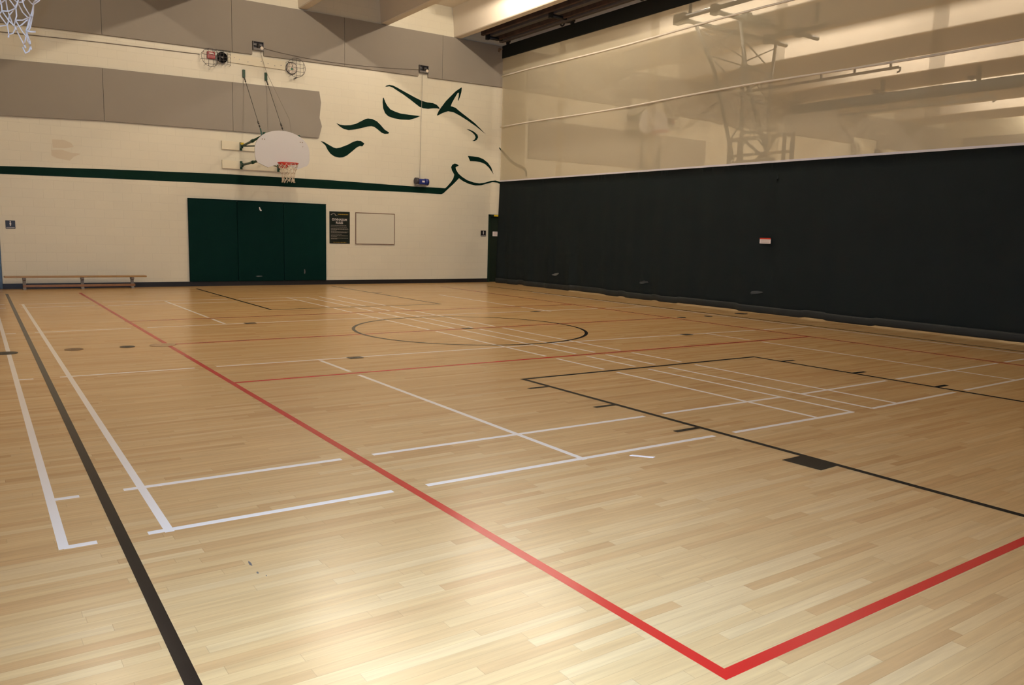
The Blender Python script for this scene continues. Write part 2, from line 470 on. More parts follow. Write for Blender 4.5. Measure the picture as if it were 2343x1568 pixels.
# ------------------------------------------------------------------ ceiling lights (tucked between ribs)
lamp0 = None
GL = 'slim lamps between the ceiling ribs'
DARK_NEAR = (2,)             # bays whose near lamps are switched off
for bay in range(9):
    bx = 4.32 + 4.6*(bay-1)
    if bx < XL+.5 or bx > XR-.5: continue
    for yy, pw in ((-3.2, .22), (7.4, 1.0), (13.9 if bay == 2 else 13.0, 1.36)):
        if lamp0 is None:
            t = thing('ceiling_light', (bx, yy, 7.60), 'slim white strip lamp tucked up between two concrete ceiling ribs', 'ceiling light', GL)
            b = MB().box((bx-.16, yy-2.6, 7.66), (bx+.16, yy+2.6, 7.68))
            b.box((bx-.17, yy-2.6, 7.595), (bx-.16, yy+2.6, 7.68)).box((bx+.16, yy-2.6, 7.595), (bx+.17, yy+2.6, 7.68))
            b.build('lamp_trough', 'lamp_house', t)
            MB().cyl((bx, yy-2.5, 7.645), (bx, yy+2.5, 7.645), .013, 10).build('lamp_tube', 'lamp_lens', t)
            for q in (-1.8, 1.8): MB().cyl((bx, yy+q, 7.68), (bx, yy+q, 7.87), .012, 8).build('hanger_rod', 'galv', t)
            lamp0 = t
        else:
            t = copy_tree(lamp0); t.location = (bx, yy, 7.60)
        if bay in DARK_NEAR and yy < 10: continue       # only its far lamp is on
        for q in range(5):
            ld = bpy.data.lights.new('tube_light', 'POINT'); ld.shadow_soft_size = .025
            ld.energy = LAMP_WATTS*pw*(0.46 if bay == 0 else 1.02 if bay == 2 else 0.43 if bay > 2 else 1.05); ld.color = LAMP_COLOR
            lo = bpy.data.objects.new('tube_light', ld); COL.objects.link(lo)
            lo.location = (bx, yy-2.1+1.05*q, 7.605)

# ------------------------------------------------------------------ floor markings
def seg_quad(mb, a, b, w, z, ext=True):
    a, b = Vector((a[0], a[1], 0)), Vector((b[0], b[1], 0))
    d = (b-a).normalized(); n = Vector((-d.y, d.x, 0))
    if ext: a = a-d*w/2; b = b+d*w/2
    q = [a+n*w/2, a-n*w/2, b-n*w/2, b+n*w/2]
    mb.prism([(p.x, p.y) for p in q], lambda x, y: (x, y, z[0]), (0, 0, z[1]-z[0]))

def cross_t(a, b, c, d):
    r = (b[0]-a[0], b[1]-a[1]); s = (d[0]-c[0], d[1]-c[1])
    den = r[0]*s[1]-r[1]*s[0]
    if abs(den) < 1e-3*math.hypot(*r)*math.hypot(*s): return None
    t = ((c[0]-a[0])*s[1]-(c[1]-a[1])*s[0])/den; u = ((c[0]-a[0])*r[1]-(c[1]-a[1])*r[0])/den
    return t if (0 < t < 1 and -0.01 < u < 1.01) else None

RED = [('side_line', (0.01, 0), (-0.03, 17.5)), ('base_line', (0.01, 0), (8.98, 0.1)), ('attack_line', (0, 6.0), (8.86, 5.92)),
       ('centre_line', (-0.03, 8.88), (8.82, 8.88)), ('attack_line', (-0.04, 11.66), (8.82, 11.81)), ('side_line', (8.98, 0.1), (8.80, 17.5))]
BLACK = [('side_line', (-1.545, -0.6), (-1.35, 17.56)), ('free_throw_line', (2.64, 4.91), (6.26, 4.87)), ('lane_line', (2.64, 4.91), (2.73, 0.0)),
         ('lane_line', (6.26, 4.87), (6.40, 0.0)), ('lane_line', (2.5, 18.16), (2.54, 12.73)), ('free_throw_line', (2.54, 12.73), (6.11, 12.79)),
         ('lane_line', (6.11, 12.79), (5.96, 18.32)), ('side_line', (10.21, 17.3), (10.52, -0.2)),
         ('lane_tick', (2.42, 4.47), (2.63, 4.47)), ('lane_tick', (2.44, 3.51), (2.65, 3.51)), ('lane_tick', (2.43, 2.54), (2.66, 2.54)),
         ('lane_tick', (6.29, 4.46), (6.49, 4.45)), ('lane_tick', (6.31, 3.51), (6.51, 3.50)), ('lane_tick', (6.33, 2.57), (6.53, 2.57)),
         ('lane_tick', (2.30, 15.97), (2.5, 16.0)), ('lane_tick', (6.06, 16.0), (6.3, 16.05))]
WA = [('side_line', (-1.76, 2.36), (-1.63, 15.1)), ('side_line', (-1.31, 2.34), (-1.21, 15.04)), ('back_line', (-1.76, 2.355), (4.36, 2.28)),
      ('long_service_line', (-1.74, 3.11), (4.34, 3.02)), ('short_service_line', (-1.71, 7.02), (4.28, 6.94)), ('short_service_line', (-1.67, 10.71), (4.2, 10.87)),
      ('back_line', (-1.63, 15.08), (4.09, 15.17)), ('long_service_line', (-1.64, 14.42), (4.1, 14.5)), ('centre_line', (1.29, 2.29), (1.23, 6.92)),
      ('centre_line', (1.21, 10.85), (1.18, 15.0)), ('side_line', (3.87, 2.27), (3.67, 15.21)), ('side_line', (4.36, 2.27), (4.09, 15.15))]
WB = [('side_line', (4.67, 2.28), (4.42, 15.24)), ('side_line', (5.11, 2.29), (4.85, 15.19)), ('back_line', (4.66, 2.28), (10.3, 2.42)),
      ('long_service_line', (4.67, 3.02), (10.2, 3.11)), ('centre_line', (7.67, 2.35), (7.62, 6.91)), ('centre_line', (7.41, 10.68), (7.32, 15.0)),
      ('short_service_line', (4.62, 7.01), (10.2, 6.83)), ('short_service_line', (4.5, 10.87), (10.15, 10.86)), ('side_line', (10.22, 2.42), (10.17, 15.1))]

def marking(lines, name, m, label, z, width, crossers=(), group=None):
    t = thing(name, (lines[0][1][0], lines[0][1][1], 0), label, 'floor marking', group)
    for li, (nm, a, b) in enumerate(lines):
        cuts = []
        Ln = math.hypot(b[0]-a[0], b[1]-a[1])
        for cn, c, d in crossers:
            if cn == 'lane_tick': continue
            k = cross_t(a, b, c, d)
            if k is not None and 0.15 < k*Ln < Ln-0.12: cuts.append(k)
        cuts.sort()
        s0 = 0.0
        P = lambda k: (a[0]+(b[0]-a[0])*k, a[1]+(b[1]-a[1])*k)
        zz = (z[0]+.00001*li, z[1]+.00001*li)
        for k in cuts+[None]:
            k1 = 1.0 if k is None else k-.11/Ln
            if k1 > s0:
                mb = MB(); seg_quad(mb, P(s0), P(k1), width, zz, not cuts); mb.build(nm, m, t)
            if k is not None: s0 = k+.11/Ln
    return t
vb = marking(RED, 'volleyball_court_marking', 'red_line', 'red volleyball court lines painted across the wooden floor', (.0007, .0010), .052)
bb = marking(BLACK, 'basketball_court_marking', 'black_line', 'black basketball lines with lanes and a centre circle', (.0013, .0016), .05)
mb = MB()
R = 1.80; c0 = (4.42, 8.83)
ring = [[], []]
for k in range(96):
    a = 2*math.pi*k/96
    for i, rr in enumerate((R-.025, R+.025)):
        ring[i].append((c0[0]+rr*math.cos(a), c0[1]+rr*math.sin(a)))
for k in range(96):
    k2 = (k+1) % 96
    mb.prism([ring[0][k], ring[1][k], ring[1][k2], ring[0][k2]], lambda x, y: (x, y, .0015), (0, 0, .0003))
mb.build('centre_circle', 'black_line', bb)
MB().prism([(2.47, 1.61), (2.49, 1.32), (2.70, 1.33), (2.69, 1.61)], lambda x, y: (x, y, .0015), (0, 0, .0004)).build('lane_block', 'black_line', bb)
marking(WA, 'badminton_court_marking', 'white_line', 'white badminton court lines between the thick black line and the hall centre', (.0001, .0004), .043, RED+BLACK, 'badminton courts')
marking(WB, 'badminton_court_marking', 'white_line', 'white badminton court lines beside the dark divider curtain', (.0001, .0004), .043, RED+BLACK, 'badminton courts')

def plate(x, y, r, m, label, square=False):
    b = MB()
    if square: b.box((x-r, y-r*.75, .002), (x+r, y+r*.75, .004), .0005)
    else: b.cyl((x, y, .002), (x, y, .004), r, 28)
    if m != 'wood_plug':
        b.cyl((x, y, .004), (x, y, .006), r*.3, 12)
    tag(b.build('floor_socket_cover', m), label, 'floor cover', 'floor socket covers')
plate(-1.04, 8.88, .10, 'brass', 'round brown floor cover between the white and black lines at left')
plate(-0.47, 8.86, .085, 'brass_dark', 'small dark round floor cover between two lighter ones left of the red side line')
plate(-0.07, 8.85, .15, 'wood_plug', 'large wood coloured round cover where the red side and centre lines meet')
plate(-1.72, 8.86, .12, 'brass_dark', 'dark floor cover on the leftmost white line')
plate(1.66, 6.93, .085, 'brass_dark', 'dark square floor cover on the white line in front of the green pads', True)
plate(1.58, 10.77, .085, 'brass_dark', 'dark square floor cover on the far white line before the green pads', True)
plate(4.40, 8.90, .085, 'brass_dark', 'dark square floor cover in the middle of the centre circle', True)
plate(7.11, 10.79, .085, 'brass_dark', 'dark square floor cover on the far white line right of the circle', True)
plate(7.19, 6.91, .085, 'brass_dark', 'dark square floor cover on the white line right of the circle', True)
plate(9.13, 8.85, .08, 'brass_dark', 'dark round floor cover just beyond the right red line')
plate(9.85, 8.83, .08, 'brass_dark', 'dark round floor cover nearer the black side line by the curtain')
plate(10.97, 8.96, .13, 'brass_dark', 'dark round floor cover right against the curtain hem')
b = MB().prism([(1.62, 2.21), (1.65, 2.215), (1.755, 2.10), (1.725, 2.09)], lambda x, y: (x, y, 0), (0, 0, .002))
tag(b.build('paper_scrap', 'tape'), 'thin white paper scrap lying on the bare wood by the badminton back line', 'scrap')
b = MB()
for x, y, l, ww in ((-1.092, 1.735, .045, .012), (-1.093, 1.63, .018, .010), (-1.07, 1.585, .007, .006)):
    b.prism([(x-ww/2, y), (x-ww*.3, y+l*.6), (x+ww*.2, y+l), (x+ww/2, y+l*.3), (x+ww*.1, y-l*.4)], lambda q, s: (q, s, 0), (0, 0, .0006))
tag(b.build('floor_scuff', 'scuff_dark'), 'dark scuff mark on the pale boards right of the thick black line', 'scuff')

# ------------------------------------------------------------------ far wall: stripe and horse mural
mur = thing('wall_mural', (4.2, YF, 2.6), 'dark green horse head strokes and stripe painted on the cream wall', 'mural')
top = [(-1.36, 2.65), (0.845, 2.724), (3.286, 2.781), (6.123, 2.796), (8.678, 2.768), (9.737, 2.775)]
bot = [(9.612, 2.594), (8.6, 2.60), (6.122, 2.566), (3.281, 2.542), (0.837, 2.516), (-1.36, 2.483)]
MB().wallpoly(top+bot, YF, .003).build('stripe', 'green_paint', mur)
STROKES = {
    'crest_stroke': [(7.789,5.419),(7.832,5.454),(7.917,5.485),(8.033,5.479),(8.149,5.442),(8.413,5.346),(8.712,5.24),(8.923,5.173),(9.106,5.149),(9.291,5.149),(9.415,5.115),(9.494,5.052),(9.51,5.006),(9.432,5.019),(9.293,5.004),(9.139,4.972),(8.987,4.971),(8.865,4.997),(8.744,5.062),(8.563,5.166),(8.355,5.275),(8.15,5.366),(8.019,5.426),(7.918,5.444),(7.832,5.424)],
    'mane1': [(7.725,5.113),(7.748,5.123),(7.791,5.019),(7.863,4.913),(7.95,4.833),(8.096,4.785),(8.271,4.752),(8.508,4.746),(8.717,4.746),(8.883,4.745),(8.748,4.679),(8.539,4.606),(8.273,4.59),(8.068,4.602),(7.894,4.636),(7.792,4.714),(7.735,4.835),(7.717,4.985)],
    'mane2': [(6.373,4.302),(6.475,4.273),(6.609,4.268),(6.772,4.289),(6.937,4.345),(7.102,4.436),(7.214,4.498),(7.283,4.517),(7.41,4.515),(7.551,4.466),(7.665,4.376),(7.78,4.267),(7.919,4.203),(7.896,4.167),(7.781,4.151),(7.695,4.174),(7.58,4.248),(7.467,4.313),(7.382,4.323),(7.27,4.302),(7.075,4.238),(6.909,4.19),(6.718,4.154),(6.582,4.171),(6.461,4.229)],
    'mane3': [(5.929,3.799),(6.021,3.783),(6.153,3.72),(6.285,3.662),(6.365,3.646),(6.473,3.672),(6.69,3.765),(6.854,3.859),(6.964,3.896),(7.075,3.898),(7.178,3.839),(7.117,3.758),(7.047,3.762),(6.964,3.725),(6.799,3.586),(6.662,3.475),(6.553,3.424),(6.445,3.408),(6.311,3.428),(6.204,3.489),(6.125,3.582),(6.06,3.7)],
    'ear_stroke': [(10.227,5.697),(10.244,5.685),(10.23,5.563),(10.184,5.423),(10.132,5.305),(10.116,5.322),(10.142,5.432),(10.147,5.54),(10.102,5.521),(10.009,5.376),(9.916,5.219),(9.88,5.127),(9.934,5.122),(10.046,5.099),(10.177,5.019),(10.439,4.879),(10.706,4.733),(10.943,4.564),(11.098,4.448),(11.047,4.476),(10.775,4.63),(10.441,4.789),(10.179,4.898),(9.985,4.964),(9.794,4.978),(9.606,4.905),(9.445,4.814),(9.429,4.833),(9.48,4.945),(9.572,5.074),(9.726,5.264),(9.881,5.415),(10.037,5.567)],
    'eye_stroke': [(10.431,4.529),(10.546,4.526),(10.695,4.477),(10.814,4.4),(10.839,4.333),(10.8,4.261),(10.718,4.207),(10.635,4.205),(10.717,4.259),(10.749,4.325),(10.714,4.391),(10.63,4.452),(10.53,4.497)],
    'nostril_stroke': [(10.49,3.761),(10.662,3.76),(10.863,3.753),(11.032,3.71),(11.205,3.61),(11.328,3.478),(11.413,3.286),(11.366,3.34),(11.243,3.472),(11.104,3.567),(10.933,3.613),(10.765,3.621),(10.573,3.615)],
    'mouth_stroke': [(10.182,3.463),(10.126,3.492),(10.045,3.506),(9.965,3.467),(9.924,3.396),(9.952,3.303),(10.002,3.237),(10.035,3.179),(10.005,3.073),(9.926,2.959),(9.8,2.828),(9.737,2.775),(9.612,2.594),(9.691,2.636),(9.833,2.761),(10.024,2.923),(10.199,3.09),(10.348,3.011),(10.548,2.944),(10.782,2.91),(10.984,2.93),(11.187,2.989),(11.392,3.044),(11.565,3.039),(11.706,2.99),(11.704,3.062),(11.494,3.101),(11.322,3.079),(11.118,3.014),(10.915,2.982),(10.713,2.996),(10.479,3.052),(10.313,3.133),(10.18,3.221),(10.097,3.326),(10.073,3.393),(10.111,3.423),(10.16,3.44)],
}
for k, poly in STROKES.items():
    MB().wallpoly(poly, YF, .003).build(k.rstrip('123')+('_stroke' if k[-1].isdigit() else ''), 'green_paint', mur)
mz = [(11.60, 4.09), (11.73, 3.98), (11.832, 3.885), (12.067, 3.70), (12.254, 3.62), (12.442, 3.577), (12.575, 3.522), (12.635, 3.432), (12.649, 3.29)]
mid = []
for i in range(len(mz)):
    a = Vector(mz[max(i-1, 0)]); b_ = Vector(mz[min(i+1, len(mz)-1)]); d = (b_-a).normalized(); n = Vector((-d.y, d.x))
    ww = (.012, .03, .04, .045, .045, .045, .045, .04, .03)[i]
    mid.append((Vector(mz[i])+n*ww, Vector(mz[i])-n*ww))
poly = [tuple(q[0]) for q in mid]+[tuple(q[1]) for q in mid[::-1]]
MB().wallpoly(poly, YF, .003).build('muzzle_stroke', 'green_paint', mur)

# ------------------------------------------------------------------ acoustic panels
def lerp_tab(tab, x):
    for (x0, z0), (x1, z1) in zip(tab, tab[1:]):
        if x <= x1 or (x1, z1) == tab[-1]:
            return z0+(z1-z0)*(x-x0)/(x1-x0)
UB = [(-3.4, 5.57), (-0.652, 5.64), (0.807, 5.689), (3.665, 5.737), (6.589, 5.794), (9.573, 5.838), (12.6, 5.88)]
UT = [(-3.4, 6.97), (4.007, 7.0), (6.6, 7.03), (9.552, 7.045), (12.6, 7.045)]
PT = .05
# notches cut from the upper row where the two pulley boxes sit
NOT = {2: (4.155, 4.44, 6.072), 3: (8.795, 9.10, 6.137)}
names = ['upper grey wall panel at the far left end of its row', 'upper grey wall panel second from the left, over the fire alarm',
         'upper grey wall panel holding the left pulley box', 'upper grey wall panel holding the right pulley box', 'upper grey wall panel against the top of the curtain']
G1 = 'upper row of grey wall panels'
xs = [-3.4, 0.80, 3.667, 6.59, 9.56, 12.42]
# panel 2 spans 3.67..6.59 (left box), panel 3 spans 6.59..9.56 (right box)
for i in range(5):
    a, b_ = xs[i]+.004, xs[i+1]-.004
    poly = [(a, lerp_tab(UB, a))]
    if i in NOT:
        n0, n1, nz = NOT[i]
        poly += [(n0, lerp_tab(UB, n0)), (n0, nz), (n1, nz), (n1, lerp_tab(UB, n1))]
    poly += [(b_, lerp_tab(UB, b_)), (b_, lerp_tab(UT, b_)), (a, lerp_tab(UT, a))]
    tag(MB().wallpoly(poly, YF, PT).build('acoustic_panel', 'panel'), names[i], 'wall panel', G1)
LB = [(-3.4, 3.62), (-1.22, 3.728), (0.78, 3.80), (1.96, 3.817), (3.65, 3.842), (5.862, 3.869)]
LT = [(-3.4, 4.80), (-1.165, 4.898), (0.778, 4.964), (1.995, 5.0), (3.65, 5.015), (5.882, 5.057)]
G2 = 'lower row of grey wall panels'
for (a, b_), lab in zip(((-3.4, .78), (.78, 3.65), (3.65, 5.882)), ('lower grey wall panel nearest the left edge', 'lower grey wall panel in the middle, left of the hoop cables', 'lower grey wall panel with a wavy right edge behind the white hoop')):
    a2, b2 = a+.004, b_-.004
    poly = [(a2, lerp_tab(LB, a2)), (b2, lerp_tab(LB, b2))]
    if b_ > 5: poly = [(a2, lerp_tab(LB, a2)), (5.862, 3.869), (5.948, 4.17), (5.93, 4.24), (5.885, 4.387), (5.928, 4.784), (5.882, 5.057)]
    else: poly += [(b2, lerp_tab(LT, b2))]
    poly += [(a2, lerp_tab(LT, a2))]
    tag(MB().wallpoly(poly, YF, PT).build('acoustic_panel', 'panel'), lab, 'wall panel', G2)
# beyond the curtain
G3 = 'grey wall panels beyond the curtain'
NX = [(12.55, 5.85, 16.9, 7.06), (16.9, 5.80, 21.2, 7.06), (21.2, 5.75, 25.5, 7.03), (25.5, 5.75, 29.9, 7.03), (29.9, 5.75, 33.5, 7.03), (33.5, 5.75, 37.2, 7.03)]
NL = ['upper grey panel behind the mesh, first from the curtain end', 'upper grey panel behind the mesh with a pale block notch over the distant hoop', 'upper grey panel behind the mesh, left of the rolled curtain',
      'upper grey panel just right of the far rolled curtain', 'upper grey panel over the distant pale board', 'upper grey panel at the far corner of the hall']
for (a, z0, b_, z1), lab in zip(NX, NL):
    poly = [(a, z0), (b_-.01, z0), (b_-.01, z1), (a, z1)]
    if a == 16.9: poly = [(a, 6.2), (18.5, 6.2), (18.5, z0), (b_-.01, z0), (b_-.01, z1), (a, z1)]
    if a == 29.9: poly = [(a, 6.05), (31.7, 6.05), (31.7, z0), (b_-.01, z0), (b_-.01, z1), (a, z1)]
    tag(MB().wallpoly(poly, YF, PT).build('acoustic_panel', 'panel'), lab, 'wall panel', G3)
for a, b_, lab in ((12.68, 16.7, 'lower grey panel behind the mesh, left of the distant hoop'), (16.72, 20.66, 'lower grey panel behind the distant hoop')):
    tag(MB().wallpoly([(a, 3.87), (b_, 3.87), (b_, 5.06), (a, 5.06)], YF, PT).build('acoustic_panel', 'panel'), lab, 'wall panel', G3)
tag(MB().box((XR-.06, -4, 5.0), (XR, 18.0, 6.55)).build('acoustic_panel', 'panel'), 'long grey panel on the far right end wall behind the mesh', 'wall panel', G3)

# ------------------------------------------------------------------ pads, poster, boards, signs
for (a, b_), lab in zip(((2.53, 3.709), (3.709, 4.892), (4.892, 6.055)), ('dark green wall pad leftmost of the three under the hoop', 'middle dark green wall pad with a white mark at its top', 'rightmost dark green wall pad beside the poster')):
    t = MB().box((a+.003, YF-.055, .115), (b_-.003, YF-.004, 2.13), .012).build('wall_pad', 'pad')
    tag(t, lab, 'wall pad', 'green wall pads')
    if a == 2.53: p0 = t
    if a == 3.709:
        m_ = MB().wallpoly([(4.255, 2.0), (4.275, 2.005), (4.29, 1.97), (4.30, 1.95), (4.325, 1.925), (4.315, 1.905), (4.28, 1.91), (4.265, 1.94)], YF-.055, .002)
        tag(m_.build('torn_patch', 'sign_white', t), 'small white torn patch')
        m_ = MB().wallpoly([(4.14, .24), (4.2, .255), (4.3, .25), (4.32, .235), (4.2, .225)], YF-.055, .002)
        tag(m_.build('scuff_mark', 'scuff', t), 'faint grey scuff')
    if a == 4.892:
        m_ = MB().wallpoly([(5.43, .41), (5.45, .42), (5.465, .35), (5.45, .29), (5.425, .31)], YF-.055, .002)
        tag(m_.build('scuff_mark', 'scuff_dark', t), 'dark purple-brown scuff')
    MB().box((a+.003, YF-.06, 2.13), (b_-.003, YF-.004, 2.155), .004).build('nailing_strip', 'pad', t)

t = thing('rules_poster', (6.453, YF, 1.11), 'tall dark green poster of gymnasium rules right of the green pads', 'poster')
MB().box((6.163, YF-.012, 1.11), (6.744, YF, 1.972)).build('poster_sheet', 'poster', t)
yp = YF-.012
b = MB(); text_into(b, 'GYMNASIUM', 6.445, 1.755, .43, .062, yp, .002); text_into(b, 'RULES', 6.445, 1.672, .20, .062, yp, .002)
b.build('poster_title', 'poster_text', t)
b = MB()
rr = random.Random(3)
zrow = 1.60
for para, ends in enumerate(((.40,), (.43,), (.45, .49, .14), (.46, .45), (.32,), (.45, .16), (.48, .15))):
    for en in ends:
        x = 6.20
        while x < 6.20+en:
            wd = rr.uniform(.018, .05)
            b.box((x, yp-.002, zrow-.010), (min(x+wd, 6.70), yp, zrow+.004)); x += wd+.009
        zrow -= .022
    zrow -= .020
b.build('poster_small_print', 'poster_dim', t)
b = MB()
x = 6.40
while x < 6.70:
    wd = rr.uniform(.012, .022); b.box((x, yp-.002, 1.885), (x+wd, yp, 1.91)); x += wd+.007
x = 6.27
while x < 6.64:
    wd = rr.uniform(.02, .05); b.box((x, yp-.002, 1.135), (x+wd, yp, 1.148)); x += wd+.02
b.build('poster_gold_print', 'poster_gold', t)
b = MB()
b.wallpoly([(6.19, 1.875), (6.22, 1.905), (6.27, 1.928), (6.30, 1.925), (6.33, 1.90), (6.345, 1.87), (6.38, 1.865), (6.40, 1.88), (6.375, 1.852), (6.325, 1.855), (6.315, 1.885), (6.295, 1.91), (6.26, 1.905), (6.215, 1.872)], yp, .002)
b.build('poster_emblem', 'poster_dim', t)

t = thing('whiteboard', (7.5, YF, 1.10), 'blank whiteboard in a thin brown frame right of the poster', 'whiteboard')
MB().box((6.925, YF-.016, 1.112), (8.082, YF-.002, 1.957)).build('board_panel', 'whiteboard', t)
b = MB()
b.box((6.91, YF-.024, 1.952), (8.097, YF, 1.972), .003).box((6.91, YF-.024, 1.099), (8.097, YF, 1.119), .003)
b.box((6.91, YF-.024, 1.119), (6.928, YF, 1.952), .003).box((8.079, YF-.024, 1.119), (8.097, YF, 1.952), .003)
b.build('board_frame', 'brown_frame', t)

def restroom_sign(x0, x1, z0, z1, label):
    t = thing('restroom_sign', ((x0+x1)/2, YF, z0), label, 'sign', 'restroom signs')
    MB().box((x0, YF-.008, z0), (x1, YF, z1), .003).build('sign_plate', 'black', t)
    cx = (x0+x1)/2; h = z1-z0; b = MB()
    b.disc_y((cx, YF-.008, z1-.15*h), .07*h, .003, 16)
    b.wallpoly([(cx-.05*h, z1-.24*h), (cx+.05*h, z1-.24*h), (cx+.10*h, z1-.42*h), (cx+.055*h, z1-.54*h), (cx+.045*h, z1-.68*h), (cx-.045*h, z1-.68*h), (cx-.055*h, z1-.54*h), (cx-.10*h, z1-.42*h)], YF-.008, .003)
    b.build('figure_symbol', 'sign_white', t)
    MB().box((x0+.06*h, YF-.010, z0+.11*h), (x1-.06*h, YF-.008, z0+.16*h)).build('text_line', 'sign_white', t)
restroom_sign(-1.242, -1.062, 1.319, 1.496, 'small black restroom sign above the left end of the bench')
restroom_sign(11.0, 11.185, 1.40, 1.575, 'small black restroom sign beside the green door near the curtain')
t = thing('door_notice', (11.545, YF+.02, 1.41), 'white notice card with faint red print on the dark green door', 'notice')
MB().box((11.446, YF+.014, 1.412), (11.644, YF+.02, 1.553)).build('notice_card', 'sign_white', t)
b = MB()
for k in range(4): b.box((11.475+.01*(k % 2), YF+.012, 1.44+.028*k), (11.615-.012*(k % 3), YF+.014, 1.452+.028*k))
b.build('notice_print', 'sign_grey', t)

# pale stains left on the wall
b = MB()
b.wallpoly([(-.28, 3.30), (-.05, 3.31), (.10, 3.25), (.14, 3.17), (-.02, 3.13), (-.27, 3.12)], YF, .0015)
b.wallpoly([(-.30, 3.07), (-.1, 3.09), (.08, 3.04), (.28, 3.03), (.13, 2.95), (.05, 2.86), (-.2, 2.90), (-.30, 2.95)], YF, .0015)
tag(b.build('wall_stain', 'stain'), 'pinkish faded patch on the cream wall above the stripe at left', 'stain')

# ------------------------------------------------------------------ bench
t = thing('gym_bench', (.1, 18.72, 0), 'long low wooden gym bench against the wall at left', 'bench')
MB().box((-1.34, 18.58, .262), (1.49, 18.84, .298), .006).build('seat_plank', 'bench_wood', t)
MB().box((-1.0, 18.665, .05), (1.25, 18.72, .105), .006).build('lower_beam', 'bench_dark', t)
for x in (-.97, .155, 1.19):
    b = MB()
    b.prism([(18.60, .262), (18.82, .262), (18.82, .225), (18.75, .20), (18.74, .06), (18.80, .02), (18.80, 0), (18.62, 0), (18.62, .02), (18.68, .06), (18.67, .20), (18.60, .225)], lambda y, z: (x-.03, y, z), (.06, 0, 0))
    b.build('leg', 'bench_leg', t)

# ------------------------------------------------------------------ wire-caged alarm, horn and clock
def cage_front(mb, cx, cz, r, y, n=4, rod=.0042):
    ring = [(cx+r*math.cos(2*math.pi*k/32), y, cz+r*math.sin(2*math.pi*k/32)) for k in range(32)]
    mb.tube(ring, rod*1.3, 6, True)
    for i in range(n):
        q = -r+2*r*(i+.5)/n; h = math.sqrt(max(r*r-q*q, 0))
        mb.tube([(cx+q, y, cz-h), (cx+q, y-.01, cz), (cx+q, y, cz+h)], rod, 6)
        mb.tube([(cx-h, y, cz+q), (cx, y-.01, cz+q), (cx+h, y, cz+q)], rod, 6)
def cage_legs(mb, cx, cz, r, y, rod=.004):
    for k in range(8):
        a = 2*math.pi*k/8+.2
        p = (cx+r*math.cos(a), y, cz+r*math.sin(a)); q = (cx+(r+.01)*math.cos(a), YF, cz+(r+.01)*math.sin(a))
        mb.tube([p, q], rod, 6)
